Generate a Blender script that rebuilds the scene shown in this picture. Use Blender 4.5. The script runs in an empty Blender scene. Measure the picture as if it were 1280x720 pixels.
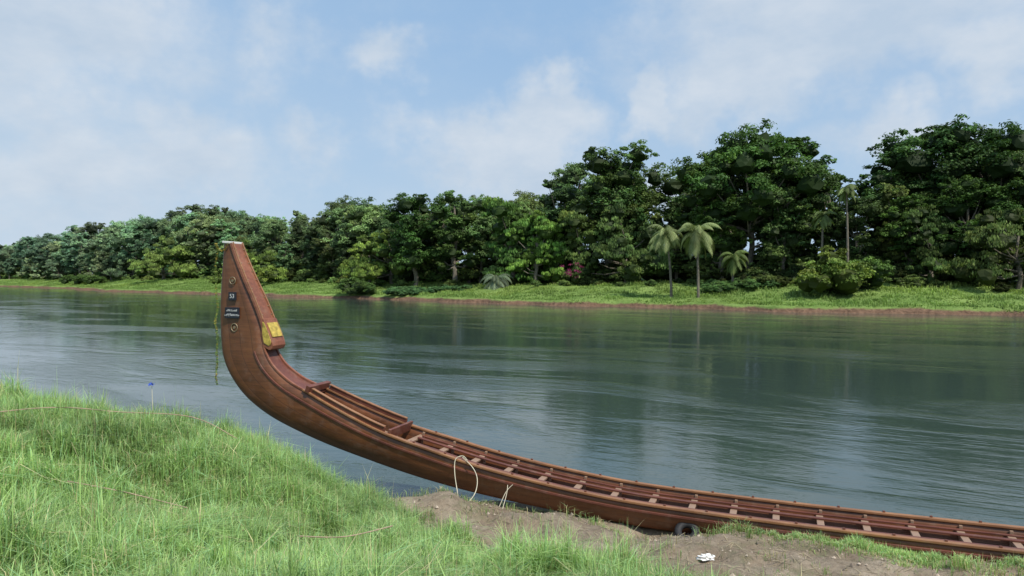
import bpy, math, random, bmesh
import numpy as np
from mathutils import Vector, Matrix
random.seed(7); rng=np.random.default_rng(7)
scene=bpy.context.scene
col=scene.collection
R=math.radians
# ---------------------------------------------------------------- helpers
def link(o,parent=None):
    col.objects.link(o)
    if parent: o.parent=parent
    return o
def empty(name,loc=(0,0,0),rz=0):
    e=bpy.data.objects.new(name,None); e.location=loc; e.rotation_euler=(0,0,rz); e.empty_display_size=.5
    return link(e)
def npmesh(name,V,F,cols=None,mats=(),smooth=False,midx=None):
    V=np.asarray(V,dtype=np.float32); F=np.asarray(F,dtype=np.int32); k=F.shape[1]
    me=bpy.data.meshes.new(name)
    me.vertices.add(len(V)); me.vertices.foreach_set('co',V.ravel())
    me.loops.add(F.size); me.loops.foreach_set('vertex_index',F.ravel())
    me.polygons.add(len(F)); me.polygons.foreach_set('loop_start',np.arange(0,F.size,k,dtype=np.int32))
    try: me.polygons.foreach_set('loop_total',np.full(len(F),k,dtype=np.int32))
    except Exception: pass
    for m in mats: me.materials.append(m)
    if midx is not None: me.polygons.foreach_set('material_index',np.asarray(midx,dtype=np.int32))
    me.polygons.foreach_set('use_smooth',np.full(len(F),smooth,dtype=bool))
    me.update(calc_edges=True); me.validate()
    if cols is not None:
        a=me.color_attributes.new('Col','FLOAT_COLOR','POINT')
        c=np.ones((len(V),4),dtype=np.float32); c[:,:3]=cols
        a.data.foreach_set('color',c.ravel())
    return me
def hsh(x,y,s): 
    v=np.sin(x*127.1+y*311.7+s*74.7)*43758.5453
    return v-np.floor(v)
def vn(x,y,s=0):
    xi=np.floor(x); yi=np.floor(y); fx=x-xi; fy=y-yi
    fx=fx*fx*(3-2*fx); fy=fy*fy*(3-2*fy)
    a=hsh(xi,yi,s); b=hsh(xi+1,yi,s); c=hsh(xi,yi+1,s); d=hsh(xi+1,yi+1,s)
    return (a*(1-fx)+b*fx)*(1-fy)+(c*(1-fx)+d*fx)*fy
def fbm(x,y,s=0,o=4):
    t=0;a=.5;
    for i in range(o):
        t=t+a*vn(x,y,s+i); x=x*2.03;y=y*2.03;a*=.5
    return t
def sstep(x,a,b):
    t=np.clip((x-a)/(b-a),0,1); return t*t*(3-2*t)
# ---------------------------------------------------------------- node helper
class NT:
    def __init__(s,tree): s.t=tree; s.n=tree.nodes; s.l=tree.links
    def new(s,typ,**kw):
        n=s.n.new(typ)
        for k,v in kw.items(): setattr(n,k,v)
        return n
    def put(s,sock,v):
        if hasattr(v,'links') or isinstance(v,bpy.types.NodeSocket): s.l.new(v,sock)
        else: sock.default_value=v
    def math(s,op,a,b=0.0,c=None,clamp=False):
        n=s.new('ShaderNodeMath',operation=op,use_clamp=clamp); s.put(n.inputs[0],a); s.put(n.inputs[1],b)
        if c is not None: s.put(n.inputs[2],c)
        return n.outputs[0]
    def vmath(s,op,a,b=(0,0,0)):
        n=s.new('ShaderNodeVectorMath',operation=op); s.put(n.inputs[0],a); s.put(n.inputs[1],b)
        return n.outputs['Value'] if op in('LENGTH','DOT_PRODUCT','DISTANCE') else n.outputs[0]
    def mix(s,f,a,b,mode='MIX'):
        n=s.new('ShaderNodeMix',data_type='RGBA',blend_type=mode); s.put(n.inputs[0],f)
        for i,v in((6,a),(7,b)):
            if isinstance(v,tuple) and len(v)==3: v=v+(1,)
            s.put(n.inputs[i],v)
        return n.outputs[2]
    def noise(s,vec,scale,detail=4,rough=.55,col=False,dist=0):
        n=s.new('ShaderNodeTexNoise'); 
        if vec is not None: s.l.new(vec,n.inputs['Vector'])
        n.inputs['Scale'].default_value=scale;n.inputs['Detail'].default_value=detail;n.inputs['Roughness'].default_value=rough;n.inputs['Distortion'].default_value=dist
        return n.outputs['Color' if col else 'Fac']
    def mapr(s,v,a,b,c=0.,d=1.,smooth=False):
        n=s.new('ShaderNodeMapRange'); 
        if smooth: n.interpolation_type='SMOOTHSTEP'
        s.put(n.inputs[0],v)
        for i,x in enumerate((a,b,c,d)): n.inputs[i+1].default_value=x
        return n.outputs[0]
    def scale(s,vec,sc):
        n=s.new('ShaderNodeMapping'); s.l.new(vec,n.inputs[0]); n.inputs['Scale'].default_value=sc; return n.outputs[0]
    def bump(s,h,strength,dist,normal=None):
        n=s.new('ShaderNodeBump'); s.l.new(h,n.inputs['Height']); n.inputs['Strength'].default_value=strength; n.inputs['Distance'].default_value=dist
        if normal: s.l.new(normal,n.inputs['Normal'])
        return n.outputs[0]
def mat(name):
    m=bpy.data.materials.new(name); m.use_nodes=True; t=NT(m.node_tree)
    b=m.node_tree.nodes['Principled BSDF']; return m,t,b
def simple(name,c,rough=.6,metal=0,var=.25,nscale=8,bump=.0):
    m,t,b=mat(name); g=t.new('ShaderNodeTexCoord').outputs['Object']
    n=t.noise(g,nscale,5)
    k=t.mapr(n,.3,.7,1-var,1+var)
    sc=t.new('ShaderNodeVectorMath',operation='SCALE'); sc.inputs[0].default_value=c; t.l.new(k,sc.inputs['Scale'])
    t.l.new(sc.outputs[0],b.inputs['Base Color']); b.inputs['Roughness'].default_value=rough; b.inputs['Metallic'].default_value=metal
    if bump: t.l.new(t.bump(n,bump,.02),b.inputs['Normal'])
    return m
# ---------------------------------------------------------------- materials
def leafmat(name,trans=.3,useobj=True,rough=.5,spec=.3):
    m,t,b=mat(name); out=t.n['Material Output']
    a=t.new('ShaderNodeVertexColor',layer_name='Col').outputs[0]
    c=a
    if useobj:
        oi=t.new('ShaderNodeObjectInfo'); c=t.mix(1.0,a,oi.outputs['Color'],'MULTIPLY')
    t.l.new(c,b.inputs['Base Color']); b.inputs['Roughness'].default_value=rough; b.inputs['Specular IOR Level'].default_value=spec
    if trans>0:
        tr=t.new('ShaderNodeBsdfTranslucent'); c2=t.mix(1.0,c,(1.25,1.3,.7),'MULTIPLY'); t.l.new(c2,tr.inputs[0])
        ms=t.new('ShaderNodeMixShader'); ms.inputs[0].default_value=trans
        t.l.new(b.outputs[0],ms.inputs[1]); t.l.new(tr.outputs[0],ms.inputs[2]); t.l.new(ms.outputs[0],out.inputs[0])
    return m
M_leaf=leafmat('foliage',.22,True,.6,.2); M_grass=leafmat('grass_blade',.35,False,.5,.25)
M_bark=simple('bark',(.17,.145,.11),.9,0,.4,3,.4)
M_gold=simple('gold_paint',(.50,.36,.07),.5,.1,.5,11,.2)
M_white=simple('white_cloth',(.75,.73,.7),.8,0,.12,20,.3)
M_black=simple('black_paint',(.014,.016,.026),.5,0,.2,8)
M_rubber=simple('rubber',(.02,.02,.022),.7,0,.3,20,.3)
M_lettering=simple('lettering',(.6,.6,.6),.6,0,.05)
M_rope=simple('dry_stalk',(.60,.54,.40),.9,0,.2)
M_twig=simple('dry_twig',(.36,.26,.18),.9,0,.2)
M_blue=simple('blue_petal',(.08,.15,.6),.6)
def wood(name,c1,c2,rough=.38,planks=False,dust=.35):
    m,t,b=mat(name); g=t.new('ShaderNodeTexCoord').outputs['Object']
    st=t.scale(g,(.55,7,7)); n1=t.noise(st,2.2,8,.6,dist=.6)
    n2=t.noise(g,1.3,4); n3=t.noise(t.scale(g,(1.5,30,30)),2,4,.7)
    f=t.math('ADD',t.mapr(n1,.3,.7,0,.75),t.mapr(n2,.35,.7,-.2,.35),clamp=True)
    c=t.mix(f,c1,c2)
    c=t.mix(t.mapr(n3,.5,.8,0,.45),c,tuple(x*.4 for x in c1))
    d=t.noise(g,3.7,6,.7); c=t.mix(t.mapr(d,.52,.8,0,dust),c,(.30,.235,.18))
    st2=t.noise(t.scale(g,(9,9,.8)),1.2,5,.7); c=t.mix(t.mapr(st2,.55,.75,0,.35),c,tuple(x*.5 for x in c1))
    h=n1
    if planks:
        at=t.new('ShaderNodeVertexColor',layer_name='Col').outputs[0]
        sp=t.new('ShaderNodeSeparateColor'); t.l.new(at,sp.inputs[0]); v=sp.outputs[0]
        fr=t.math('FRACT',t.math('MULTIPLY',v,4.0)); e=t.math('ABSOLUTE',t.math('SUBTRACT',fr,.5))
        ln=t.mapr(e,.468,.495,0,1)
        c=t.mix(t.math('MULTIPLY',ln,.7),c,(.02,.009,.005))
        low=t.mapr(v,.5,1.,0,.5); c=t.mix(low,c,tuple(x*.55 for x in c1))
        pl=t.math('FLOOR',t.math('MULTIPLY',v,4.0)); pv=t.math('FRACT',t.math('MULTIPLY',t.math('SINE',t.math('MULTIPLY',pl,12.9)),43.7))
        c=t.mix(t.math('MULTIPLY',pv,.2),c,tuple(min(1,x*1.5) for x in c2))
        h=t.math('SUBTRACT',t.math('MULTIPLY',n1,.25),ln)
    t.l.new(c,b.inputs['Base Color']); t.l.new(t.mapr(d,.3,.7,rough-.08,rough+.25),b.inputs['Roughness'])
    t.l.new(t.bump(h,.35,.01),b.inputs['Normal'])
    b.inputs['Coat Weight'].default_value=.12; b.inputs['Coat Roughness'].default_value=.25
    return m
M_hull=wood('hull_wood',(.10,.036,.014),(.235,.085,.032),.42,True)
M_rail=wood('rail_wood',(.20,.085,.036),(.40,.19,.08),.48)
M_red=wood('red_wood',(.10,.030,.018),(.20,.062,.036),.5)
M_stem=wood('stem_wood',(.17,.055,.028),(.33,.12,.06),.48)
M_thw=wood('thwart_wood',(.25,.155,.10),(.42,.27,.18),.6)

# ---------------------------------------------------------------- near terrain
ux,uy=.9354,-.3535; nx,ny=.3535,.9354; NEAR=11.94; CEN=12.49
def sq(x,y): return x*ux+y*uy, NEAR-(x*nx+y*ny)
Lq=np.array([-400,-1,0,.8,1.5,2.3,3.2,4.5,9,14,60,400,4000.]);Lz=np.array([-1.6,-1.2,-.6,0,.75,1.55,2.0,2.28,2.7,2.8,3.2,4.,4.])
Rq=np.array([-400,-4,-2.5,-1.6,-1,0,1,3,5,9,12,14,60,400,4000.]);Rz=np.array([-1.6,-1.3,-.5,-.08,.05,.24,.42,.68,1.3,2.5,2.72,2.8,3.2,4.,4.])
def H(x,y):
    s,q=sq(x,y)
    w=sstep(s,-8.6,-5.2)
    z=np.interp(q,Lq,Lz)*(1-w)+np.interp(q,Rq,Rz)*w
    z=z+.16*(1-sstep(s,-13,-9.5))*sstep(q,2.5,4.5)*(1-sstep(q,6,10))
    z=z+.27*np.exp(-((s+5.5)**2/1.5+(q-.85)**2/.6))+.24*np.exp(-((s+3.5)**2/.8+(q-.95)**2/.45))
    z=z-.14*np.exp(-((s+2.1)**2/.15+(q-.35)**2/.3))+.12*np.exp(-((s+.8)**2/.8+(q-1.2)**2/.3))
    z=z+.17*sstep(s,-1.6,-.2)*np.exp(-((q-.45)/.55)**2)
    land=sstep(q,-1.2,.8)
    z=z+land*((fbm(x*.7,y*.7,3)-.47)*.35+(fbm(x*2.6,y*2.6,9)-.47)*.28)
    return z
def grassmask(x,y):
    s,q=sq(x,y)
    edge=1.0+np.maximum(0,(s+7.2))*.58
    edge=np.where(s<-7.2,.9+.0*s,edge)
    e=q-edge+(fbm(x*1.1,y*1.1,21)-.47)*1.8
    g=sstep(e,-.3,.6)
    return g
inner_x=np.arange(-15,15,.08); inner_y=np.arange(-3,18,.08)
def grow(a,b,n):
    d=np.geomspace(.1,b,n); return a+np.cumsum(d)/np.cumsum(d)[-1]*b
gx=np.concatenate([(-15-(grow(0,3500,50)))[::-1],inner_x,15+grow(0,3500,50)])
gy=np.concatenate([(-3-(grow(0,3500,50)))[::-1],inner_y,18+grow(0,3500,50)])
X,Y=np.meshgrid(gx,gy); Z=H(X,Y)
V=np.stack([X.ravel(),Y.ravel(),Z.ravel()],1); nxg=len(gx); nyg=len(gy)
ii,jj=np.meshgrid(np.arange(nxg-1),np.arange(nyg-1)); a=(jj*nxg+ii).ravel()
F=np.stack([a,a+1,a+nxg+1,a+nxg],1)
gm=grassmask(X,Y).ravel()
m,t,b=mat('bank_soil'); g=t.new('ShaderNodeNewGeometry').outputs['Position']
at=t.new('ShaderNodeVertexColor',layer_name='Col').outputs[0]; sp=t.new('ShaderNodeSeparateColor'); t.l.new(at,sp.inputs[0])
n1=t.noise(g,1.2,6,.6); n2=t.noise(g,11,9,.7); n3=t.noise(g,55,4,.7)
c=t.mix(t.mapr(n1,.35,.65),(.28,.21,.145),(.45,.365,.27)); c=t.mix(t.mapr(n2,.42,.7,0,.7),c,(.18,.135,.095)); c=t.mix(t.mapr(n3,.58,.75,0,.5),c,(.52,.44,.34))
c=t.mix(t.mapr(t.noise(g,2.3,6,.7),.54,.66,0,.4),c,(.16,.18,.08))
c=t.mix(sp.outputs[0],c,(.12,.155,.05))
z=t.new('ShaderNodeSeparateXYZ'); t.l.new(g,z.inputs[0])
wet=t.mapr(z.outputs[2],-.02,.14,.75,0.); c=t.mix(wet,c,(.06,.045,.03))
t.l.new(c,b.inputs['Base Color']); b.inputs['Roughness'].default_value=.95; b.inputs['Specular IOR Level'].default_value=.15
hh=t.math('ADD',t.math('MULTIPLY',n2,1.),t.math('MULTIPLY',n3,.35)); t.l.new(t.bump(hh,1.,.07),b.inputs['Normal'])
M_soil=m
me=npmesh('ground',V,F,np.stack([gm,gm,gm],1),[M_soil],True); link(bpy.data.objects.new('ground',me))

# ---------------------------------------------------------------- blades builder
def blades(P,phi,L,bend,w,cbase,ctip,lean=None):
    N=len(P); d=np.stack([np.cos(phi),np.sin(phi),0*phi],1); side=np.stack([-np.sin(phi),np.cos(phi),0*phi],1)
    up=np.array([0,0,1.])
    p1=P+up*(L*.55)[:,None]*(1-bend*.15)[:,None]+d*(L*.16*bend)[:,None]
    p2=P+up*(L*(.98-.55*bend))[:,None]+d*(L*.75*bend)[:,None]
    tw=side*w[:,None]
    V=np.stack([P-tw*.5,P+tw*.5,p1-tw*.42,p1+tw*.42,p2],1).reshape(-1,3)
    b=np.arange(N)[:,None]*5
    F=(b[:,None,:]+np.array([[0,1,3],[0,3,2],[2,3,4]])[None]).reshape(-1,3)
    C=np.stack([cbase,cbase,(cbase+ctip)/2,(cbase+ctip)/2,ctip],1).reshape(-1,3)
    return V,F,C
def scatter(n,x0,x1,y0,y1):
    return rng.uniform(x0,x1,n),rng.uniform(y0,y1,n)
parts=[]
def add_grass(x,y,Lmul=1.,wmul=1.,dry=.07,bm=.62,light=1.):
    n=len(x); z=H(x,y)-.01
    cl=fbm(x*1.3,y*1.3,33); cl2=fbm(x*.55,y*.55,51); cl3=fbm(x*3.1,y*3.1,57)
    L=(.14+.38*sstep(cl,.3,.65)*rng.uniform(.4,1,n)+.10*rng.uniform(0,1,n)+.24*sstep(cl3,.52,.68))*Lmul
    bend=np.clip(rng.normal(bm,.34,n),.02,1.4); w=rng.uniform(.004,.0115,n)*wmul
    phi=rng.uniform(0,2*np.pi,n)*.9+ (vn(x*1.4,y*1.4,5)*6)
    tone=(.58+.8*cl2+rng.normal(0,.23,n))[:,None].clip(.28)*light
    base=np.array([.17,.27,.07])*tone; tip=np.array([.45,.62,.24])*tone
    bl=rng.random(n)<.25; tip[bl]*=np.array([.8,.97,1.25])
    yl=rng.random(n)<dry; tip[yl]=np.array([.66,.58,.34])*tone[yl]; base[yl]=np.array([.36,.31,.16])*tone[yl]
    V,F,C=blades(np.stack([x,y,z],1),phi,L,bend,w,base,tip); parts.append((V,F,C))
x,y=scatter(500000,-13.5,5.5,1.5,15)
s_,q_=sq(x,y); r=np.abs(x/np.maximum(y,.3)); keep=(rng.random(len(x))<grassmask(x,y)*1.0)&(q_>.75)&(r<.95)
keep&=~((s_>-7)&(q_<.3)); add_grass(x[keep],y[keep])
k2=keep&(rng.random(len(x))<.02)&(y>4); add_grass(x[k2],y[k2],1.4,1.1,.3,.6,1.25)
x,y=scatter(80000,-30,25,-12,16); s_,q_=sq(x,y); keep=(rng.random(len(x))<grassmask(x,y))&(q_>1)&((np.abs(x/np.maximum(y,.3))>.95)|(y<1.5))
add_grass(x[keep],y[keep],1.1,2.2)
n=40000; s=rng.uniform(-1.4,13,n); q=np.abs(rng.normal(.15,.3,n))+.03
dens=sstep(fbm(s*1.1,q*1.5,77),.33,.48)*sstep(s,-1.2,-.1); k=(rng.random(n)<dens); s=s[k];q=q[k]
x=s*ux+(NEAR-q)*nx; y=s*uy+(NEAR-q)*ny; add_grass(x,y,.48,1.1,.15)
tx,ty=[],[]
for i in range(200):
    s=rng.uniform(-7.5,9); q=rng.uniform(.25,3.4); 
    if rng.random()<.3: q=rng.uniform(.2,.9)
    k=int(rng.integers(8,60)); rr=rng.uniform(.03,.18)
    ss=s+rng.normal(0,rr,k); qq=np.maximum(.06,q+rng.normal(0,rr,k)); tx.append(ss*ux+(NEAR-qq)*nx); ty.append(ss*uy+(NEAR-qq)*ny)
add_grass(np.concatenate(tx),np.concatenate(ty),.42,1,.35)
off=0;VV=[];FF=[];CC=[]
for V,F,C in parts: VV.append(V);FF.append(F+off);CC.append(C);off+=len(V)
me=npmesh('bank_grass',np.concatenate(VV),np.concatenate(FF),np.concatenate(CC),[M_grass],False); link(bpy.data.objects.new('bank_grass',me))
n=3600; s=rng.uniform(-8,12,n); q=rng.uniform(-.1,4.5,n); x=s*ux+(NEAR-q)*nx; y=s*uy+(NEAR-q)*ny; z=H(x,y)
octv=np.array([[1,0,0],[-1,0,0],[0,1,0],[0,-1,0],[0,0,1],[0,0,-.6]]); octf=np.array([[0,2,4],[2,1,4],[1,3,4],[3,0,4],[2,0,5],[1,2,5],[3,1,5],[0,3,5]])
sz=rng.gamma(1.6,.006,n)+.004; sc=rng.uniform(.6,1.3,(n,6,3)); P=octv[None]*sc*sz[:,None,None]+np.stack([x,y,z+sz*.2],1)[:,None,:]
c=np.repeat(np.array([.28,.23,.18])*rng.uniform(.4,1.9,n)[:,None],6,0)
me=npmesh('pebbles',P.reshape(-1,3),(octf[None]+np.arange(n)[:,None,None]*6).reshape(-1,3),c,[leafmat('pebble',0.0,False,.9)],False); link(bpy.data.objects.new('pebbles',me))
n=3400; s=rng.uniform(-8,12,n); q=rng.uniform(0,3.9,n); x=s*ux+(NEAR-q)*nx; y=s*uy+(NEAR-q)*ny; z=H(x,y)+.012
ph=rng.uniform(0,6.28,n); d=np.stack([np.cos(ph),np.sin(ph),rng.normal(0,.12,n)],1)*rng.uniform(.03,.16,n)[:,None]; sd=np.stack([-np.sin(ph),np.cos(ph),0*ph],1)*.004; P=np.stack([x,y,z],1)
Q=np.stack([P-d-sd,P-d+sd,P+d+sd,P+d-sd],1).reshape(-1,3)
me=npmesh('straw_litter',Q,np.arange(4*n).reshape(-1,4),np.repeat(np.array([.5,.42,.28])*rng.uniform(.3,1.2,n)[:,None],4,0),[M_grass]); link(bpy.data.objects.new('straw_litter',me))

# ---------------------------------------------------------------- water
m,t,b=mat('river_water'); g=t.new('ShaderNodeNewGeometry').outputs['Position']
rot=t.new('ShaderNodeMapping'); t.l.new(g,rot.inputs[0]); rot.inputs['Rotation'].default_value=(0,0,R(28)); fl=rot.outputs[0]
patch=t.noise(t.scale(fl,(.05,.16,1)),1.0,5,.65,dist=1.0); patch=t.mapr(patch,.45,.63,.10,1.,True)
r1=t.noise(t.scale(fl,(1,2.2,1)),.9,4,.55); r2=t.noise(t.scale(fl,(1,1.8,1)),4.5,4,.6); r3=t.noise(t.scale(fl,(.35,1,1)),.16,2,.5)
h=t.math('ADD',t.math('MULTIPLY',r1,.026),t.math('MULTIPLY',t.math('MULTIPLY',r2,.030),patch)); h=t.math('ADD',h,t.math('MULTIPLY',t.math('MULTIPLY',r1,.05),patch)); h=t.math('ADD',h,t.math('MULTIPLY',r3,.04)); h=t.math('ADD',h,t.math('MULTIPLY',r2,.005))
t.l.new(t.bump(h,.34,1.0),b.inputs['Normal'])
b.inputs['Base Color'].default_value=(.042,.066,.054,1); b.inputs['IOR'].default_value=1.5
t.l.new(t.mapr(patch,0,1,.03,.12),b.inputs['Roughness'])
W=4000; me=npmesh('river',[(-W,-W,0),(W,-W,0),(W,W,0),(-W,W,0)],[(0,1,2,3)],None,[m]); link(bpy.data.objects.new('river',me))

# ---------------------------------------------------------------- far bank
shore=np.array([(420,-140),(220,2),(120,54),(57.6,80),(27.8,95),(-5.3,118),(-32.6,138),(-55.8,160),(-92,190),(-135,232),(-222,305),(-420,450),(-900,700),(-2500,1300.)])
seg=np.r_[0,np.cumsum(np.hypot(*np.diff(shore,axis=0).T))]
def shore_at(a):
    x=np.interp(a,seg,shore[:,0]); y=np.interp(a,seg,shore[:,1])
    j=(fbm(a/18.,a*0+1,61)-.47)*10+(fbm(a/3.2,a*0+3,62)-.47)*2.2
    j=j-6*np.exp(-((a-642)/20.)**2)+3*np.exp(-((a-700)/14.)**2)
    return x+.6*j,y+.8*j
Pd=np.array([-8,-2,-.6,0,.25,.6,1.6,5,10,16,24,36,70,200,800,3000.]);Pz=np.array([-1.5,-.7,-.15,.05,.4,.62,.82,1.1,1.7,2.6,3.3,3.8,4.4,6,8,8.])
def farz(a,d):
    z=np.interp(d,Pd,Pz); k=sstep(d,.1,3.)
    return z+k*((fbm(a/6.,d/4.,71)-.47)*1.1)+np.exp(-((d-.5)/.7)**2)*(fbm(a/1.7,d*0,72)-.47)*.8
A=np.concatenate([np.arange(0,900,1.2),np.arange(900,seg[-1],15)]); D=np.concatenate([[-8,-2,-.6,-.2,0,.15,.3,.5,.8,1.2],np.arange(1.8,30,1.2),[34,40,55,80,140,300,800,1600,3000]])
AA,DD=np.meshgrid(A,D); sx,sy=shore_at(AA); XX=sx+.6*DD; YY=sy+.8*DD; ZZ=farz(AA,DD)
na=len(A); V=np.stack([XX.ravel(),YY.ravel(),ZZ.ravel()],1); ii,jj=np.meshgrid(np.arange(na-1),np.arange(len(D)-1)); a_=(jj*na+ii).ravel()
F=np.stack([a_,a_+na,a_+na+1,a_+1],1)
m,t,b=mat('far_bank_ground'); g=t.new('ShaderNodeNewGeometry').outputs['Position']; z=t.new('ShaderNodeSeparateXYZ'); t.l.new(g,z.inputs[0])
n1=t.noise(g,.25,6,.6); n2=t.noise(g,1.8,6,.65); n4=t.noise(g,.12,4,.6)
gr=t.mix(t.mapr(n1,.35,.65),(.13,.21,.05),(.23,.32,.09)); gr=t.mix(t.mapr(n2,.5,.75,0,.6),gr,(.09,.14,.035))
ea=t.mix(t.mapr(n2,.3,.7),(.10,.06,.04),(.25,.155,.10))
zz=t.math('ADD',z.outputs[2],t.math('MULTIPLY',n2,.5)); zz=t.math('ADD',zz,t.math('MULTIPLY',t.math('SUBTRACT',n4,.5),1.4)); f=t.mapr(zz,.68,.92)
c=t.mix(f,ea,gr); t.l.new(c,b.inputs['Base Color']); b.inputs['Roughness'].default_value=.95; b.inputs['Specular IOR Level'].default_value=.1
t.l.new(t.bump(n2,.8,.4),b.inputs['Normal'])
me=npmesh('far_bank',V,F,None,[m],True); link(bpy.data.objects.new('far_bank',me))
n=210000; a_=330+480*rng.random(n)**1.25; d_=rng.uniform(.2,27,n)
k=(d_>.9)|(fbm(a_/9.,a_*0,91)>.46); a_=a_[k]; d_=d_[k]; n=len(a_)
x,y=shore_at(a_); x=x+.6*d_; y=y+.8*d_; z=farz(a_,d_)-.03
cl=fbm(x*.16,y*.16,5); cl2=fbm(x*.5,y*.5,6); cl3=fbm(x*.07,y*.12,8)
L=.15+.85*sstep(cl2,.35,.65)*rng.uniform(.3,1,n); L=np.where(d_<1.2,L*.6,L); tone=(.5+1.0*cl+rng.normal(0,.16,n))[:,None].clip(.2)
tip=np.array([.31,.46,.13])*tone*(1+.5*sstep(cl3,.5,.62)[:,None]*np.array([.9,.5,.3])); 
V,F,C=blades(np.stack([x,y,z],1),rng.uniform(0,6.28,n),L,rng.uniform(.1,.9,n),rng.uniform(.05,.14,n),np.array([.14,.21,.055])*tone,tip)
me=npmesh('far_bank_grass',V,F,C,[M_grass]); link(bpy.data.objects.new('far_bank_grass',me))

# ---------------------------------------------------------------- trees
def tube(path,rad,ns=7):
    path=[Vector(p) for p in path]; V=[];F=[]
    for i,p in enumerate(path):
        d=(path[min(i+1,len(path)-1)]-path[max(i-1,0)]).normalized()
        a=Vector((1,0,0))-d*d.x if abs(d.x)<.9 else Vector((0,1,0))-d*d.y
        a.normalize(); b=d.cross(a)
        for k in range(ns):
            th=2*math.pi*k/ns; V.append(p+(a*math.cos(th)+b*math.sin(th))*rad[i])
    for i in range(len(path)-1):
        for k in range(ns):
            F.append((i*ns+k,i*ns+(k+1)%ns,(i+1)*ns+(k+1)%ns,(i+1)*ns+k))
    return np.array([tuple(v) for v in V]),np.array(F)
def unit(n,g):
    v=g.normal(size=(n,3)); return v/np.linalg.norm(v,axis=1)[:,None]
def leaves(c,rad,n,size,g,flat=.75,droop=0):
    d=unit(n,g); d[:,2]=np.where(d[:,2]<-.35,-d[:,2],d[:,2])
    rr=g.uniform(.5,1.2,n)[:,None]
    p=c+d*rr*np.array([rad,rad,rad*flat])
    nr=d*.8+unit(n,g)*.7+np.array([0,0,.45]); nr/=np.linalg.norm(nr,axis=1)[:,None]
    t1=np.cross(nr,unit(n,g)); t1/=np.linalg.norm(t1,axis=1)[:,None]+1e-6
    if droop: t1=t1*(1-droop)+np.array([0,0,-1.])*droop; t1/=np.linalg.norm(t1,axis=1)[:,None]
    t2=np.cross(nr,t1); L=size*g.uniform(.6,1.3,n)[:,None]; Wd=L*g.uniform(.4,.65,n)[:,None]
    V=np.stack([p-t1*L,p+t2*Wd,p+t1*L,p-t2*Wd],1)
    return V.reshape(-1,3)
def icomesh():
    bm=bmesh.new(); bmesh.ops.create_icosphere(bm,subdivisions=2,radius=1); V=np.array([tuple(v.co) for v in bm.verts]); F=np.array([[v.index for v in f.verts] for f in bm.faces]); bm.free(); return V,F
icoV,icoF=icomesh()
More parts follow.
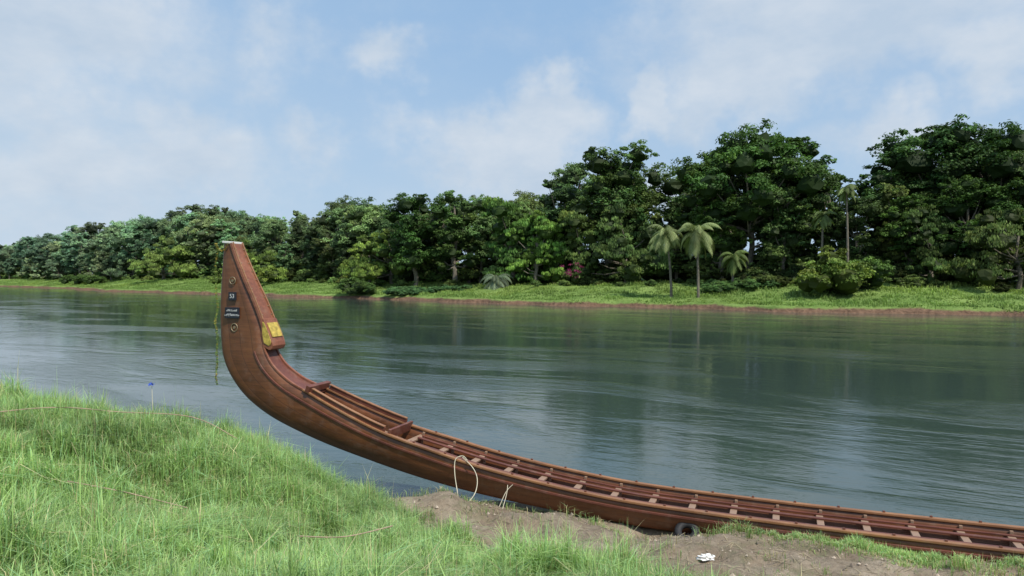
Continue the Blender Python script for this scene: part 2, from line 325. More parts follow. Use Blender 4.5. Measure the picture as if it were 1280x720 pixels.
def build_tree(name,kind,seed,height=18.,base=(.130,.200,.058)):
    g=np.random.default_rng(seed); base=np.array(base)
    lv=[];lc=[]; tv=[];tf=[]; off=0; cores=[]
    lobes=[]
    if kind=='round':
        cr=height*g.uniform(.27,.35); cz=height*.58
        for i in range(15):
            th=i*2.4+g.uniform(-.5,.5); k=g.uniform(.2,.85); zz=height*(.26+.6*(i+g.uniform(-.5,.5))/14)
            w=math.sqrt(max(.12,1-((zz-cz)/(height*.42))**2))
            lobes.append((np.array([math.cos(th)*cr*k*w,math.sin(th)*cr*k*w,zz]),cr*g.uniform(.26,.48)))
        for i in range(3): lobes.append((np.array([g.uniform(-.35,.35)*cr,g.uniform(-.35,.35)*cr,height*g.uniform(.82,.92)]),cr*g.uniform(.2,.34)))
    elif kind=='tall':
        cr=height*.2; 
        for i in range(15):
            zz=height*(.2+.72*i/14); th=i*2.2+g.uniform(-.5,.5); k=g.uniform(.2,1.)
            w=.7+.4*math.sin(i/14*3.1)
            lobes.append((np.array([math.cos(th)*cr*k,math.sin(th)*cr*k,zz]),cr*w*g.uniform(.36,.62)))
    elif kind=='spread':
        cr=height*.48; 
        for i in range(19):
            th=i*2.4+g.uniform(-.3,.3); k=math.sqrt((i+.5)/19); zz=height*(.86-.36*k*k)+g.uniform(-1,1)*height*.07
            lobes.append((np.array([math.cos(th)*cr*k*.85,math.sin(th)*cr*k*.85,zz]),cr*g.uniform(.15,.3)))
        for i in range(9):
            th=i*1.05; lobes.append((np.array([math.cos(th)*cr*.5,math.sin(th)*cr*.5,height*g.uniform(.28,.52)]),cr*.24))
    elif kind=='bamboo':
        for i in range(26):
            th=g.uniform(0,6.28); k=g.uniform(0,1)**.6; zz=height*(.1+.78*(1-k**1.8)*g.uniform(.3,1))
            lobes.append((np.array([math.cos(th)*height*.5*k,math.sin(th)*height*.5*k,zz]),height*g.uniform(.09,.18)))
    elif kind=='vine':
        for i in range(20):
            th=g.uniform(0,6.28); k=g.uniform(.2,1); zz=height*(.06+.84*i/19)
            lobes.append((np.array([math.cos(th)*height*.28*k,math.sin(th)*height*.22*k,zz]),height*g.uniform(.08,.15)))
    elif kind=='bush':
        for i in range(11):
            th=g.uniform(0,6.28); k=g.uniform(0,1); zz=height*(.15+.55*g.uniform(0,1)*(1-.6*k))
            lobes.append((np.array([math.cos(th)*height*.55*k,math.sin(th)*height*.55*k,zz]),height*g.uniform(.2,.34)))
    tot={'round':18000,'tall':16000,'spread':20000,'bamboo':16000,'vine':14000,'bush':6500}[kind]
    ls={'round':.18,'tall':.175,'spread':.19,'bamboo':.23,'vine':.22,'bush':.11}[kind]
    S=sum(r*r for _,r in lobes)
    for c,r in lobes:
        nn=60; ncl=max(5,int(tot*r*r/S/nn)); lt=g.uniform(.75,1.3)
        hue=g.normal(0,.04)
        for j in range(ncl):
            d=unit(1,g)[0]; 
            if d[2]<-.3: d[2]*=-1
            cc=c+d*r*g.uniform(.55,1.2)*np.array([1,1,.85]); cr2=r*g.uniform(.18,.42)
            lv.append(leaves(cc,cr2,nn,ls,g,.75,.7 if kind in('bamboo','vine') else .0))
            tone=lt*g.uniform(.6,1.45)*(1+g.normal(0,.2,nn)).clip(.3); 
            colr=base[None]*tone[:,None]*np.array([1+hue*1.5,1,1-hue])
            lc.append(np.repeat(colr,4,0))
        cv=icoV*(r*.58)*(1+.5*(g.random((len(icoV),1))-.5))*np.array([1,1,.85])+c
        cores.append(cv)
    def addt(path,rad):
        nonlocal off
        v,f=tube(path,rad); tv.append(v); tf.append(f+off); off+=len(v)
    if kind!='bush':
        tr=height*.016+.05
        top=height*(.55 if kind!='tall' else .85)
        pth=[(0,0,-1)]+[(g.normal(0,height*.012),g.normal(0,height*.012),top*k) for k in(.2,.4,.6,.8,1.)]
        addt(pth,[tr*1.5,tr*1.1,tr*.95,tr*.8,tr*.65,tr*.4])
        for c,r in lobes[::1]:
            k=min(.95,max(.25,(c[2]/top)*.62)); st=np.array([0,0,top*k]); mid=(st+c)/2+np.array([0,0,-height*.03]); 
            addt([tuple(st),tuple(mid),tuple(c)],[tr*.42,tr*.28,tr*.1])
    LV=np.concatenate(lv); LC=np.concatenate(lc); nl=len(LV)
    LF=np.arange(nl).reshape(-1,4)
    V=[LV];C=[LC]
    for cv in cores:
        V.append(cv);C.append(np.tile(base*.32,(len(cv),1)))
    T=[np.concatenate([LF[:,[0,1,2]],LF[:,[0,2,3]]])]; MI=[np.zeros(len(T[0]))]
    o=nl
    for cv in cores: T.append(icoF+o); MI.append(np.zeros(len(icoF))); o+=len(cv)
    if tv:
        tvv=np.concatenate(tv); tff=np.concatenate(tf); V.append(tvv); C.append(np.tile([.1,.08,.06],(len(tvv),1)))
        T.append(np.concatenate([tff[:,[0,1,2]],tff[:,[0,2,3]]])+o); MI.append(np.ones(2*len(tff)))
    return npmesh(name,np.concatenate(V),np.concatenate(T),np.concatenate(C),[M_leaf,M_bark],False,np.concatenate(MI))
meshes={
 'round':[build_tree('round_tree_mesh%d'%i,'round',10+i,18) for i in range(5)],
 'tall':[build_tree('tall_tree_mesh%d'%i,'tall',30+i,18) for i in range(3)],
 'spread':[build_tree('spread_tree_mesh%d'%i,'spread',40+i,18) for i in range(3)],
 'bamboo':[build_tree('bamboo_mesh%d'%i,'bamboo',50+i,14,(.165,.235,.065)) for i in range(2)],
 'vine':[build_tree('vine_tree_mesh%d'%i,'vine',60+i,12,(.15,.24,.065)) for i in range(2)],
 'bush':[build_tree('bush_mesh%d'%i,'bush',70+i,4,(.14,.21,.06)) for i in range(4)]}
HT={'round':18,'tall':18,'spread':18,'bamboo':14,'vine':12,'bush':4}
Ss=np.arange(0,1500,1.0); SX,SY=shore_at(Ss)
def ground_far(x,y):
    cr=np.abs((x-SX)*.8-(y-SY)*.6); i=int(np.argmin(cr)); d=(x-SX[i])*.6+(y-SY[i])*.8
    return float(farz(np.array([Ss[i]]),np.array([d]))[0])
def put(kind,x,y,h,name,parent=None,tint=(1,1,1),wide=1.,var=None):
    ml=meshes[kind]; me=ml[rng.integers(len(ml))] if var is None else ml[var]
    o=bpy.data.objects.new(name,me); s=h/HT[kind]*1.02
    o.location=(x,y,ground_far(x,y)-.1); o.scale=(s*wide,s*wide,s); o.rotation_euler=(0,0,rng.uniform(0,6.28))
    o.color=(tint[0],tint[1],tint[2],1); return link(o,parent)
sky_r=(np.array([-400,0,60,100,150,200,245,300,330,400,460,520,570,620,660,700,725,770,805,818,826,842,850,870,910,980,1010,1040,1090,1130,1170,1230,1280,1500])-640)/889.
sky_e=(345-np.array([300,294,290,282,272,270,254,262,268,250,246,240,248,236,240,222,204,194,210,245,264,264,217,188,170,165,178,200,196,194,176,170,168,175]))/889.
forest=empty('distant_trees')
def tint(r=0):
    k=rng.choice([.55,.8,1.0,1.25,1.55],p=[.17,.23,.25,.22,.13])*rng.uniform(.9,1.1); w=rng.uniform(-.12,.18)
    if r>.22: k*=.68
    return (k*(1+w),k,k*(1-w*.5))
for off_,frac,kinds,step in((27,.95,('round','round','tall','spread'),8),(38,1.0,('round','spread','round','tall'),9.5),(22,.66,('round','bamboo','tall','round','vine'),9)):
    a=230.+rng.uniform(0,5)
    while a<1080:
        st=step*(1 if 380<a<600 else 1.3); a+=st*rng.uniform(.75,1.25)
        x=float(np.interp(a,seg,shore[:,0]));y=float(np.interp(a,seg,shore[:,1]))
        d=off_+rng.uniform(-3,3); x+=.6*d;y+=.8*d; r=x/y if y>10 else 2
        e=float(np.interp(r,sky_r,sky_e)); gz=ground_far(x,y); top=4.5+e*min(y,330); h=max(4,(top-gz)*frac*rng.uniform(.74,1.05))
        k=kinds[rng.integers(len(kinds))]
        if .16<r<.24:
            h=min(h,(4.5+.075*y-gz)); k='round'
        tt=tint(r); dz=min(1,max(0,(y-130)/180)); tt=(tt[0]*(1+.35*dz),tt[1]*(1+.32*dz),tt[2]*(1+1.7*dz))  # haze painted into the tint: farther trees get lighter and bluer
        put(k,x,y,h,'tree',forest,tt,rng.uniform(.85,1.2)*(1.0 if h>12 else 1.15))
shr=empty('bank_undergrowth')
a=280.
while a<900:
    a+=rng.uniform(1.6,3.4)*(1 if 380<a<600 else 1.7)
    for lay in range(3):
        if rng.random()<(.1,.4,.25)[lay]: continue
        d=(rng.uniform(22,27),rng.uniform(15,22),rng.uniform(27,33))[lay]
        x=float(np.interp(a,seg,shore[:,0]))+.6*d; y=float(np.interp(a,seg,shore[:,1]))+.8*d
        h=(rng.uniform(3,6),rng.uniform(1.2,3),rng.uniform(5.5,9))[lay]
        put('bush',x,y,h,'shrub',shr,tuple(v*1.05 for v in tint(x/y)),rng.uniform(.85,1.4))
for b,d0,h,w in((-.215,142,3.6,1.3),(-.205,141,2.8,1.3),(-.225,145,4.5,1.2),(-.60,262,5,1.4),(-.585,258,4.5,1.4),(-.62,268,5,1.3)):
    put('bush',b*d0,d0,h,'shrub',shr,(.6,.7,.6),w)
for i in range(26):
    b=rng.uniform(-.17,-.06); d0=rng.uniform(134,141); put('bush',b*d0,d0,rng.uniform(1.1,2.0),'shrub',shr,(.75,1.0,1.3),1.7)
for i in range(22):
    b=rng.uniform(.27,.37); d0=rng.uniform(106,112); put('bush',b*d0,d0,rng.uniform(1.2,2.4),'shrub',shr,(.8,1.0,1.05),1.5)
def at(b,d): return b*d,d
for b,d,k,h,tn,w,nm,var in(
  (.335,118,'spread',25.5,(.55,.70,.52),1.0,'broadleaf_tree',0),
  (.395,121,'round',26,(.48,.62,.47),1.25,'broadleaf_tree',1),
  (.285,121,'round',22,(.75,.88,.6),1.1,'broadleaf_tree',2),
  (.135,132,'tall',26,(.7,.76,.68),1.15,'broadleaf_tree',0),
  (.162,134,'round',24,(.66,.75,.63),.85,'broadleaf_tree',3),
  (.60,112,'round',24.5,(.42,.54,.45),1.2,'broadleaf_tree',0),
  (.68,108,'spread',24.,(.40,.52,.43),1.0,'broadleaf_tree',1),
  (.53,113,'tall',20.,(.48,.6,.5),1.2,'broadleaf_tree',1),
  (.64,103,'round',15.,(.5,.65,.45),1.2,'broadleaf_tree',4),
  (.56,106,'round',13.,(.6,.75,.5),1.2,'broadleaf_tree',2),
  (-.135,150,'round',20,(.5,.65,.5),1.1,'broadleaf_tree',3),
  (-.08,146,'tall',19,(.7,.8,.72),1.2,'broadleaf_tree',2),
  (.445,98,'bush',8.2,(1.2,1.08,.7),1.0,'rounded_shrub',0),
  (.50,99,'bush',5.8,(.75,.9,.7),1.0,'rounded_shrub',1),
  (-.168,158,'bamboo',15,(1.2,1.2,.9),1.15,'bamboo_clump',0),
  (-.20,162,'bamboo',12,(1.1,1.1,.8),1.15,'bamboo_clump',1),
  (-.37,185,'bamboo',13,(1.15,1.15,.9),1.2,'bamboo_clump',1),
  (-.49,225,'bamboo',17,(1.2,1.2,1.1),1.2,'bamboo_clump',0),
  (.035,134,'vine',14,(1.05,1.15,.8),1.1,'vine_covered_tree',0),
  (.06,135,'vine',12,(1.05,1.15,.75),1.0,'vine_covered_tree',1),
  (.0,138,'vine',16,(.75,.9,.7),1.1,'vine_covered_tree',1)):
    x,y=at(b,d); put(k,x,y,h,nm,None,tn,w,var)
def palm(name,x,y,h,fl,nf=22,colr=(.10,.14,.04),lean=(0,0),seed=1):
    g=np.random.default_rng(seed); z0=ground_far(x,y)
    e=empty(name,(x,y,z0))
    path=[(lean[0]*k*k,lean[1]*k*k,h*k-.3*(k==0)) for k in np.linspace(0,1,8)]
    v,f=tube(path,list(np.linspace(.22,.12,8)),8); link(bpy.data.objects.new('trunk',npmesh('trunk',v,f,None,[M_bark],True)),e)
    T=[];C=[];top=np.array(path[-1])
    for i in range(nf):
        az=i*2.399+g.uniform(-.2,.2); el=g.uniform(-.9,1.25); L=fl*g.uniform(.8,1.1); hd=np.array([math.cos(az),math.sin(az),0]); sd=np.array([-math.sin(az),math.cos(az),0])
        p=top.copy(); ang=el; ns=16; pts=[p.copy()]
        for k in range(ns):
            p=p+(hd*math.cos(ang)+np.array([0,0,math.sin(ang)]))*L/ns; ang-=.125*(1.2 if el>0 else .6); ang=max(ang,-1.5); pts.append(p.copy())
        tn=g.uniform(.6,1.35)
        for k in range(ns):
            a0=pts[k];a1=pts[k+1]; w=.05
            T+= [a0-sd*w*.5,a0+sd*w*.5,a1+sd*w*.5,a1-sd*w*.5]; C+=[np.array([.2,.2,.07])*tn]*4
            ll=fl*.26*math.sin(math.pi*min(1,(k+1.5)/ns*.85+.12))
            for m_ in(0,.33,.66):
              for sg in(-1,1):
                b0=a0*(1-m_)+a1*m_; dr=sd*sg*.75+(a1-a0)/np.linalg.norm(a1-a0)*.5+np.array([0,0,-.55+g.uniform(-.2,.2)]); dr/=np.linalg.norm(dr); tp=b0+dr*ll
                tw=(a1-a0)/np.linalg.norm(a1-a0)*.045
                T+=[b0-tw,b0+tw,tp+tw*.3,tp-tw*.3]; cc=np.array(colr)*tn*g.uniform(.8,1.25); C+=[cc]*4
    T=np.array(T); me=npmesh('fronds',T,np.arange(len(T)).reshape(-1,4),np.array(C),[M_leaf]); o=link(bpy.data.objects.new('fronds',me),e)
palm('coconut_palm',.224*106,106,9.8,4.3,26,(.22,.27,.11),(-.9,0),3)
palm('coconut_palm',.262*103,103,9.5,4.6,30,(.24,.29,.12),(-.3,0),4)
palm('areca_palm',.472*104,104,14.4,2.8,18,(.17,.23,.08),(-.3,0),5)
palm('areca_palm',.435*107,107,10.5,2.8,16,(.15,.21,.07),(.2,0),6)
palm('coconut_palm',.31*109,109,5.0,3.4,20,(.12,.17,.05),(.2,0),8)
palm('pandanus_plant',-.022*133,133,1.6,4.2,38,(.16,.21,.13),(0,0),7)
x,y=at(.083,131); g=np.random.default_rng(5); z0=ground_far(x,y)
LV=np.concatenate([leaves(np.array([g.normal(0,.9),g.normal(0,.6),g.uniform(1,4.0)]),.45,35,.11,g) for _ in range(14)])
cc=np.tile([.34,.05,.16],(len(LV),1)); me=npmesh('bougainvillea_bush',LV,np.arange(len(LV)).reshape(-1,4),cc,[M_leaf]); o=link(bpy.data.objects.new('bougainvillea_bush',me)); o.location=(x,y-4,z0)

# ---------------------------------------------------------------- boat (local: x along, y across to far side, z up)
boat=empty('snake_boat',(CEN*nx,CEN*ny,0),math.atan2(uy,ux))
ST=[(-11.25,5.20,-11.45,5.24,.14),(-11.10,4.85,-11.49,4.82,.15),(-10.86,4.38,-11.54,4.28,.165),(-10.58,3.87,-11.57,3.70,.18),(-10.37,3.39,-11.55,3.15,.19),(-10.29,2.93,-11.49,2.73,.20),(-10.06,2.59,-11.27,2.30,.22),(-9.62,2.29,-10.83,1.85,.26),(-9.08,2.08,-10.13,1.46,.32),(-8.16,1.73,-9.0,1.09,.40),(-7.2,1.42,-7.8,.81,.47),(-6.13,1.18,-6.6,.57,.52),(-5.1,.97,-5.4,.40,.55),(-3.61,.76,-3.7,.24,.56),(-2.21,.64,-2.25,.15,.56),(.28,.58,.28,.09,.57),(3.2,.57,3.2,.08,.57),(6,.58,6,.08,.57),(9.5,.64,9.6,.12,.55),(12.2,.85,12.6,.3,.46),(14.6,1.25,15.2,.72,.3),(16.4,1.8,16.9,1.45,.12),(17,2.1,17.3,1.95,.05)]
ST=np.array(ST); NS=len(ST)
def cr(tt):
    i=min(NS-2,max(0,int(math.floor(tt)))); f=tt-i
    p0=ST[max(0,i-1)];p1=ST[i];p2=ST[i+1];p3=ST[min(NS-1,i+2)]
    m1=(p2-p0)/2; m2=(p3-p1)/2
    d=np.linalg.norm((p2-p1)[:2]); l1=np.linalg.norm(m1[:2]); l2=np.linalg.norm(m2[:2])
    if l1>d*1.0: m1=m1*d/l1
    if l2>d*1.0: m2=m2*d/l2
    return (2*f**3-3*f*f+1)*p1+(f**3-2*f*f+f)*m1+(-2*f**3+3*f*f)*p2+(f**3-f*f)*m2
SUB=8; TT=np.linspace(0,NS-1,(NS-1)*SUB+1); CS=np.array([cr(v) for v in TT])
def idx_s(s):
    k=np.searchsorted(CS[5*SUB:,0],s)+5*SUB; return min(k,len(CS)-1)
def at_s(s):
    k=idx_s(s); a=CS[k-1];b=CS[k]; f=(s-a[0])/(b[0]-a[0]+1e-9); return a*(1-f)+b*f
NV=12; V=[];C=[]
for i,c in enumerate(CS):
    e=.32+.28*float(sstep(TT[i],5.,9.))
    for k in range(2*NV+1):
        a=math.pi/2*(k/NV) if k<=NV else math.pi/2*((2*NV-k)/NV)
        sg=-1 if k<=NV else 1
        lat=c[4]*max(0,math.cos(a))**e; dep=math.sin(a)**.8
        if k==NV: lat=0
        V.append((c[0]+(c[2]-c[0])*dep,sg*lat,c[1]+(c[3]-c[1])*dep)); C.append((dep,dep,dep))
nr=2*NV+1
F=[(i*nr+k,i*nr+k+1,(i+1)*nr+k+1,(i+1)*nr+k) for i in range(len(CS)-1) for k in range(nr-1)]
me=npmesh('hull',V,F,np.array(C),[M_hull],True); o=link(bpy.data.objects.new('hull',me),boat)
md=o.modifiers.new('s','SOLIDIFY'); md.thickness=.035; md.offset=-1
def sweep(name,pts,w,h,m,lat=(0,1,0)):
    pts=[np.array(p,float) for p in pts]; V=[];n=len(pts)
    for i,p in enumerate(pts):
        tg=pts[min(i+1,n-1)]-pts[max(i-1,0)]; tg/=np.linalg.norm(tg)
        up=np.cross(tg,np.array([0,1,0.])); up/=np.linalg.norm(up)
        if up[2]<0 or (abs(up[2])<.3 and up[0]<0): up=-up
        sd=np.cross(up,tg); sd/=np.linalg.norm(sd)
        ww=w[i] if hasattr(w,'__len__') else w
        for a,b_ in((-1,-1),(1,-1),(1,1),(-1,1)): V.append(p+sd*a*ww/2+up*b_*h/2)
    F=[(i*4+k,i*4+(k+1)%4,(i+1)*4+(k+1)%4,(i+1)*4+k) for i in range(n-1) for k in range(4)]+[(0,3,2,1),((n-1)*4,(n-1)*4+1,(n-1)*4+2,(n-1)*4+3)]
    me=npmesh(name,V,F,None,[m],False); o=link(bpy.data.objects.new(name,me),boat)
    bv=o.modifiers.new('b','BEVEL'); bv.width=min(h,.04)*.25; bv.segments=2; bv.limit_method='ANGLE'
    bm=bmesh.new(); bm.from_mesh(me); bmesh.ops.recalc_face_normals(bm,faces=bm.faces); bm.to_mesh(me); bm.free()
    return o
def box(name,c,d,m,rot=(0,0,0),parent=boat,bev=.006):
    x,y,z=[v/2 for v in d]; V=[(a*x,b*y,e*z) for a in(-1,1) for b in(-1,1) for e in(-1,1)]
    F=[(0,1,3,2),(4,6,7,5),(0,4,5,1),(2,3,7,6),(0,2,6,4),(1,5,7,3)]
    me=npmesh(name,V,F,None,[m]); o=link(bpy.data.objects.new(name,me),parent); o.location=c; o.rotation_euler=rot
    bv=o.modifiers.new('b','BEVEL'); bv.width=bev; bv.segments=2; return o
i8=8*SUB; iE=len(CS)
for sg,nm in((-1,'gunwale_near'),(1,'gunwale_far')):
    sweep(nm,[(c[0],sg*(c[4]-.012),c[1]+.02) for c in CS[i8-2:iE]],.085,.045,M_rail)
    sweep('wale'+nm[7:],[(c[0]+(c[2]-c[0])*.22,sg*(c[4]+.004),c[1]+(c[3]-c[1])*.22) for c in CS[5*SUB:iE-SUB]],.03,.05,M_red)
    sweep('inner_stringer'+nm[7:],[(c[0],sg*(c[4]-.13),c[1]-.075) for c in CS[idx_s(-6.9):idx_s(14)]],.05,.03,M_red)
    sweep('long_slat'+nm[7:],[(c[0],sg*(c[4]*.36),c[1]-.07) for c in CS[idx_s(-6.9):idx_s(13.5)]],.075,.03,M_red)
    sweep('coaming'+nm[7:],[(c[0],sg*(c[4]-.03),c[1]+.085) for c in CS[idx_s(-9.05):idx_s(-7.15)]],.04,.1,M_red)
    sweep('coaming_cap'+nm[7:],[(c[0],sg*(c[4]-.03),c[1]+.146) for c in CS[idx_s(-9.05):idx_s(-7.15)]],.075,.02,M_rail)
sweep('centre_plank',[(c[0],0,c[3]+.17) for c in CS[idx_s(-7.2):idx_s(13.5)]],.3,.03,M_red)
sweep('well_floor',[(c[0],0,c[1]-.24) for c in CS[idx_s(-8.9):idx_s(-7.1)]],.5,.03,M_thw)
s=-6.85; i=0
while s<13.5:
    c=at_s(s); sl=at_s(s+.1); ang=-math.atan2(sl[1]-c[1],.1)
    box('thwart_%02d'%i,(s,0,c[1]-.108),(.11,2*(c[4]-.045),.04),M_thw,(0,ang,0))
    for sg in(-1,1):
        box('rib_%02d%s'%(i,'a' if sg<0 else 'b'),(s+.02,sg*(c[4]-.065),c[1]-.15),(.05,.04,.26),M_thw,(0,ang,0))
        box('cleat_%02d%s'%(i,'a' if sg<0 else 'b'),(s+.3,sg*(c[4]-.012),c[1]+.055-.3*math.tan(ang)),(.04,.03,.03),M_red,(0,ang,0))
    s+=.68;i+=1
c=at_s(-9.07); box('crossbar',(-9.07,0,c[1]+.1),(.09,2*c[4]+.1,.14),M_red,(0,.35,0))
c=at_s(-7.12); box('well_bulkhead',(-7.12,0,c[1]+.02),(.05,2*c[4]-.03,.2),M_red,(0,.3,0))
sweep('fore_deck',[(c[0]-.0,0,c[1]-.035) for c in CS[5*SUB-3:idx_s(-9.02)]],[2*c[4]-.02 for c in CS[5*SUB-3:idx_s(-9.02)]],.04,M_red)
for sg in(-1,1):
    sweep('deck_edge',[(c[0],sg*(c[4]-.015),c[1]+.012) for c in CS[5*SUB-2:i8]],.05,.05,M_stem)
pts=[];wd=[]
for c in CS[0:int(4.6*SUB)]:
    pts.append((c[0]+.045,0,c[1]+.02)); wd.append(2*c[4]+.06)
sweep('stem_board',pts,wd,.07,M_stem)
for sg in(-1,1): sweep('stem_moulding',[(p[0]+.045,sg*(w/2-.03),p[2]+.02) for p,w in zip(pts,wd)],.035,.03,M_rail)
def cyl(name,p0,p1,r,m,ns=24,parent=boat,r2=None):
    v,f=tube([p0,p1],[r,r if r2 is None else r2],ns); me=npmesh(name,v,f,None,[m],False)
    bm=bmesh.new(); bm.from_mesh(me); bmesh.ops.holes_fill(bm,edges=bm.edges,sides=0); bmesh.ops.recalc_face_normals(bm,faces=bm.faces); bm.to_mesh(me); bm.free()
    return link(bpy.data.objects.new(name,me),parent)
def prism(name,prof,w,m,y=0.):
    n=len(prof); V=[(p[0],y-w/2,p[1]) for p in prof]+[(p[0],y+w/2,p[1]) for p in prof]
    bm=bmesh.new(); vs=[bm.verts.new(v) for v in V]
    bm.faces.new(vs[:n]); bm.faces.new(vs[n:][::-1])
    for i in range(n): bm.faces.new((vs[i],vs[(i+1)%n],vs[n+(i+1)%n],vs[n+i]))
    bmesh.ops.recalc_face_normals(bm,faces=bm.faces); me=bpy.data.meshes.new(name); bm.to_mesh(me); bm.free(); me.materials.append(m)
    o=link(bpy.data.objects.new(name,me),boat); bv=o.modifiers.new('b','BEVEL'); bv.width=.008; bv.segments=2; return o
scr=[(-10.36,3.60),(-10.30,3.58),(-10.22,3.42),(-10.13,3.22),(-10.08,3.10),(-10.06,3.02),(-10.09,2.95),(-10.14,2.92),(-10.20,2.94),(-10.25,2.97),(-10.31,3.0),(-10.37,3.25)]
prism('scroll_foot',scr,.42,M_stem)
sc2=[(x_*.75-10.20*.25,z_*.75+3.30*.25) for x_,z_ in scr]
for sg in(-1,1): prism('scroll_gilt_plate',sc2,.012,M_gold,sg*.217)
sweep('scroll_gilt_face',[(-10.25,0,3.50),(-10.185,0,3.38),(-10.105,0,3.20)],.32,.02,M_gold)
box('tip_cap',(-11.30,0,5.235),(.28,.33,.045),M_white,(0,.08,0)); box('tip_wrap',(-11.17,0,5.12),(.035,.31,.17),M_white,(0,-.42,0))
def plate(nm,s,z,w,h): return box(nm,(s,-.20,z),(w,.03,h),M_black,bev=.004)
plate('number_plate',-11.13,4.06,.20,.18); plate('name_plate',-11.14,3.70,.38,.24)
def text(body,s,z,size,nm):
    cu=bpy.data.curves.new(nm,'FONT'); cu.body=body; cu.size=size; cu.align_x='CENTER'; cu.align_y='CENTER'; cu.extrude=.002; cu.materials.append(M_lettering)
    o=link(bpy.data.objects.new(nm,cu),boat); o.location=(s,-.2175,z); o.rotation_euler=(math.pi/2,0,0); return o
text('53',-11.13,4.06,.13,'number_text'); text('കീഴ്‌ച്ചേരി',-11.14,3.75,.055,'name_text'); text('പള്ളിയോടം',-11.14,3.655,.068,'name_text_lower')
def ring(nm,s,z,r,mr,m):
    V=[];n1=28;n2=8
    for i in range(n1):
        a=2*math.pi*i/n1
        for k in range(n2):
            b_=2*math.pi*k/n2; rr=r+mr*math.cos(b_); V.append((s+rr*math.cos(a),-.185+mr*math.sin(b_),z+rr*math.sin(a)))
    F=[(i*n2+k,((i+1)%n1)*n2+k,((i+1)%n1)*n2+(k+1)%n2,i*n2+(k+1)%n2) for i in range(n1) for k in range(n2)]
    return link(bpy.data.objects.new(nm,npmesh(nm,V,F,None,[m],True)),boat)
M_brass=simple('aged_brass',(.30,.24,.15),.5,.5,.3,10)
for z_,r_ in((4.40,.075),(3.38,.085)):
    ring('ring_ornament',-11.14 if z_>4 else -11.1,z_,r_,.010,M_brass); cyl('ring_boss',(-11.14 if z_>4 else -11.1,-.17,z_),(-11.14 if z_>4 else -11.1,-.195,z_),.03,M_brass,16)
V=[];F=[];o_=0
for j,c in enumerate(CS[4:int(4.2*SUB):3]):
    for sg in(-1,1):
        V.append(icoV*.013+np.array([c[0]+.085,sg*(c[4]-.04),c[1]+.04])); F.append(icoF+o_); o_+=len(icoV)
link(bpy.data.objects.new('studs',npmesh('studs',np.concatenate(V),np.concatenate(F),None,[M_brass],True)),boat)
g=np.random.default_rng(9); LV=[];LC=[]
for k in range(150):
    z_=5.20-k*.0208; c=np.array([-11.60+.018*math.sin(k*.13),-.17+.02*math.sin(k*.21),z_]); n_=8
    LV.append(leaves(c,.024,n_,.018,g)); cc=np.array([.26,.36,.09]) if g.random()<.7 else np.array([.48,.38,.09]); LC.append(np.tile(cc*g.uniform(.5,1.2),(n_*4,1)))
for k in range(20):
    f=k/19; c=np.array([-11.6+.35*f,-.185,5.2-.3*f*(1-f)*2]); n_=7
    LV.append(leaves(c,.022,n_,.017,g)); LC.append(np.tile(np.array([.4,.32,.07])*g.uniform(.6,1.2),(n_*4,1)))
LV=np.concatenate(LV); link(bpy.data.objects.new('flower_garland',npmesh('flower_garland',LV,np.arange(len(LV)).reshape(-1,4),np.concatenate(LC),[M_grass])),boat)

# ---------------------------------------------------------------- small things on the bank
def wp(s,q): return s*ux+(NEAR-q)*nx, s*uy+(NEAR-q)*ny
def hz(x,y): return float(H(np.array([x]),np.array([y]))[0])
x,y=wp(-1.42,.06); z=.30
V=[];n1=40;n2=12
for i in range(n1):
    a=2*math.pi*i/n1
    for k in range(n2):
        b_=2*math.pi*k/n2; tr=.06+(.004 if k%2 else 0); rr=.14+tr*math.cos(b_); V.append((rr*math.cos(a),.05*math.sin(b_)*1.2,rr*math.sin(a)))
F=[(i*n2+k,((i+1)%n1)*n2+k,((i+1)%n1)*n2+(k+1)%n2,i*n2+(k+1)%n2) for i in range(n1) for k in range(n2)]
o=link(bpy.data.objects.new('tyre',npmesh('tyre',V,F,None,[M_rubber],True))); o.location=(x,y,z); o.rotation_euler=(R(-52),0,math.atan2(uy,ux))
def litter(nm,x,y,sx_,sy_,sz_,seed):
    g=np.random.default_rng(seed)
    bm=bmesh.new(); bmesh.ops.create_icosphere(bm,subdivisions=3,radius=1)
    for v in bm.verts:
        k=1+.9*(g.random()-.5); v.co=Vector((v.co.x*sx_*k,v.co.y*sy_*k,max(-.2,v.co.z)*sz_*k))
    me=bpy.data.meshes.new(nm); bm.to_mesh(me); bm.free(); me.materials.append(M_white); o=link(bpy.data.objects.new(nm,me)); o.location=(x,y,hz(x,y)+.02); return o
litter('crumpled_cloth',2.68,9.75,.11,.06,.05,1)
x,y=wp(-6.9,.6); litter('plastic_scrap',x,y,.06,.035,.03,2); x,y=wp(-7.1,.7); litter('plastic_scrap',x,y,.04,.025,.03,3)
def stalk(nm,pts,r,m=M_rope):
    P=[Vector(p) for p in pts]; 
    cu=[]; n=len(P)
    for i in range(n-1):
        for k in range(6):
            f=k/6; p0=P[max(0,i-1)];p1=P[i];p2=P[i+1];p3=P[min(n-1,i+2)]
            cu.append(.5*((2*p1)+(p2-p0)*f+(2*p0-5*p1+4*p2-p3)*f*f+(3*p1-p0-3*p2+p3)*f**3))
    cu.append(P[-1]); v,f=tube([tuple(c) for c in cu],[r]*len(cu),6); return link(bpy.data.objects.new(nm,npmesh(nm,v,f,None,[m],True)))
def L3(s,q,z): x,y=wp(s,q); return (x,y,z)
stalk('mooring_rope',[L3(-5.30,.55,.45),L3(-5.42,.38,.62),L3(-5.58,.15,.88),L3(-5.62,.03,1.10),L3(-5.50,-.03,1.16),L3(-5.38,.03,1.10)],.008)
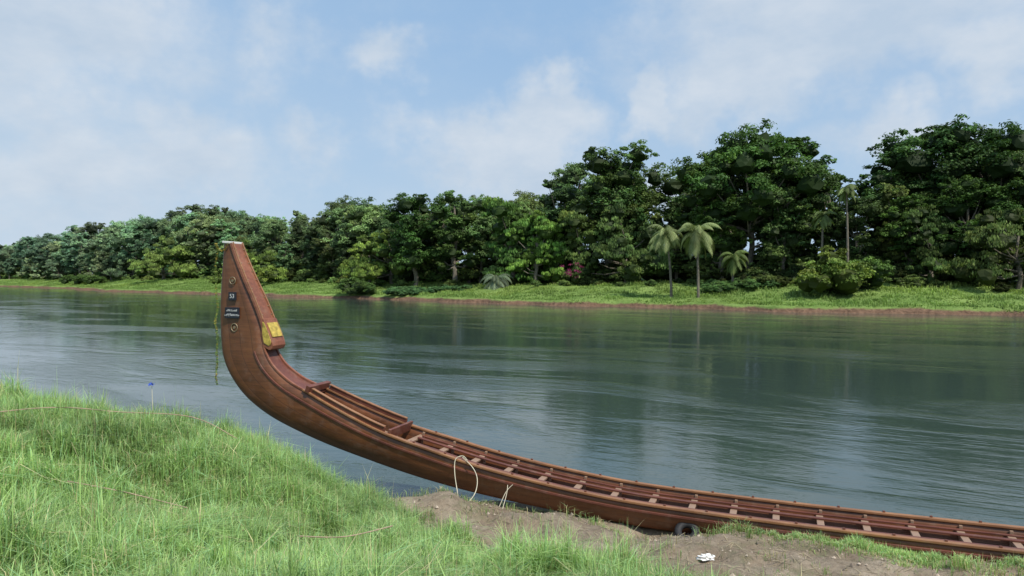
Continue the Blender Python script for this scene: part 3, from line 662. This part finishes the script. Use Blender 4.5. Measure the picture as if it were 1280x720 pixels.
stalk('mooring_rope',[L3(-5.50,-.02,1.14),L3(-5.24,.10,1.0),L3(-5.10,.22,.84),L3(-5.05,.42,.66),L3(-5.12,.62,.52),L3(-5.25,.85,.50)],.008)
stalk('dry_vine_stalk',[L3(-4.6,.4,.45),L3(-4.55,.2,.66),L3(-4.45,.12,.78)],.006); stalk('dry_vine_stalk',[L3(-4.5,.5,.45),L3(-4.52,.25,.64),L3(-4.55,.12,.76)],.006)
def ontop(pts,dz):
    return [(x,y,hz(x,y)+dz+e) for x,y,e in pts]
stalk('fallen_twig',ontop([(-6.6,8.8,0),(-6.0,9.3,.05),(-5.3,9.6,.03),(-4.6,10.2,.04),(-4.0,10.3,0)],.36),.007,M_twig)
stalk('fallen_twig',ontop([(-1.9,6.3,0),(-1.6,6.8,.06),(-1.25,7.4,.1)],.34),.007,M_twig)
stalk('fallen_twig',ontop([(-4.4,7.0,0),(-4.0,7.3,.05),(-3.3,7.2,.02)],.36),.006,M_twig)
x,y=-5.9,11.6; z=hz(x,y); e=empty('flowering_weed',(x,y,z))
v,f=tube([(0,0,0),(.02,0,.35),(0,.02,.72)],[.007,.006,.004],6); link(bpy.data.objects.new('stem',npmesh('stem',v,f,None,[M_rope])),e)
g=np.random.default_rng(2); LV=leaves(np.array([0,0,.74]),.04,26,.035,g); link(bpy.data.objects.new('petals',npmesh('petals',LV,np.arange(len(LV)).reshape(-1,4),None,[M_blue])),e)

# ---------------------------------------------------------------- world, sun, camera
sunv=Vector((.5,-.6,0)).normalized()*math.cos(R(54))+Vector((0,0,math.sin(R(54))))
w=bpy.data.worlds.new('World'); scene.world=w; w.use_nodes=True; t=NT(w.node_tree); bg=w.node_tree.nodes['Background']
sk=t.new('ShaderNodeTexSky',sky_type='NISHITA',sun_disc=False); sk.sun_elevation=R(54); sk.sun_rotation=math.atan2(sunv.x,sunv.y); sk.air_density=1.0; sk.dust_density=1.0; sk.ozone_density=2.0
gdir=t.new('ShaderNodeTexCoord').outputs['Generated']; dn=t.vmath('NORMALIZE',gdir)
wn=t.noise(dn,5,5,.62,col=True); wv=t.vmath('SCALE',t.vmath('SUBTRACT',wn,(.5,.5,.5)))
wv.node.inputs['Scale'].default_value=.28
sp=t.new('ShaderNodeSeparateXYZ'); t.l.new(dn,sp.inputs[0]); az=t.math('ARCTAN2',sp.outputs[0],sp.outputs[1]); el=t.math('ARCSINE',sp.outputs[2])
cb=t.new('ShaderNodeCombineXYZ'); t.l.new(az,cb.inputs[0]); t.l.new(el,cb.inputs[1]); ae=t.vmath('ADD',cb.outputs[0],wv); ae=t.vmath('MULTIPLY',ae,(1,1,0))
blobs=[(1050,40,290,100,1.1),(930,80,150,65,1.05),(690,165,95,60,1.05),(620,200,125,60,.95),(820,115,50,32,.95),(490,95,62,42,.7),(330,60,85,60,.6),(60,30,170,110,.95),(220,175,150,65,.85),(70,200,180,90,.75),(395,170,50,40,.6),(1230,80,140,60,.85),(1120,185,170,45,.65),(830,235,60,40,.75),(530,190,80,50,.6),(40,270,260,50,.5)]
acc=None
for px,py,rx,ry,wt in blobs:
    a=math.atan((px-640)/889); e=math.atan((345-py)/889*math.cos(a))
    d=t.vmath('MULTIPLY',t.vmath('SUBTRACT',ae,(a,e,0)),(889/rx/1.15,889/ry/1.15,0)); v=t.math('MULTIPLY',t.math('SUBTRACT',1.0,t.vmath('LENGTH',d),clamp=True),wt)
    acc=v if acc is None else t.math('SMOOTH_MAX',acc,v,.15)
gen=t.mapr(t.noise(t.scale(dn,(1,1,2.2)),2.6,4,.55),.5,.72,0,.55)
away=t.mapr(t.math('ABSOLUTE',az),.8,1.1,0,1); away=t.math('MAXIMUM',away,t.mapr(el,.45,.65,0,1)); acc=t.math('MAXIMUM',acc,t.math('MULTIPLY',gen,away))
fine=t.noise(t.scale(dn,(1,1,1.5)),9,7,.62)
dens=t.math('ADD',acc,t.math('MULTIPLY',t.math('SUBTRACT',fine,.5),.85))
mask=t.mapr(dens,.0,.72,0,.82,True)
shade=t.noise(t.scale(dn,(1,1,2.)),6,5,.6); cc=t.mix(t.mapr(shade,.34,.64),(5.3,6.3,7.5),(7.0,7.55,8.2))
hz_=t.mapr(el,-.02,.32,.85,.15); hl=t.mapr(az,-.75,.0,.3,0); hzf=t.math('ADD',hz_,hl,clamp=True)
base=t.mix(.8,sk.outputs[0],(3.1,5.2,8.1))
base=t.mix(hzf,base,(5.2,6.6,8.0)); c=t.mix(mask,base,cc)
t.l.new(c,bg.inputs[0]); bg.inputs[1].default_value=.1
L=bpy.data.lights.new('sun','SUN'); L.energy=4.3; L.angle=R(.8); L.color=(1,.95,.87); o=bpy.data.objects.new('sun',L); link(o); o.rotation_euler=(-sunv).to_track_quat('-Z','Y').to_euler()
cam=bpy.data.cameras.new('camera'); cam.lens=25; cam.sensor_width=36; cam.clip_end=8000; cam.clip_start=.05
o=bpy.data.objects.new('camera',cam); link(o); o.location=(0,0,4.5); o.rotation_euler=(R(90-.967),0,0); scene.camera=o
scene.view_settings.view_transform='Standard'; scene.view_settings.look='None'; scene.view_settings.exposure=0
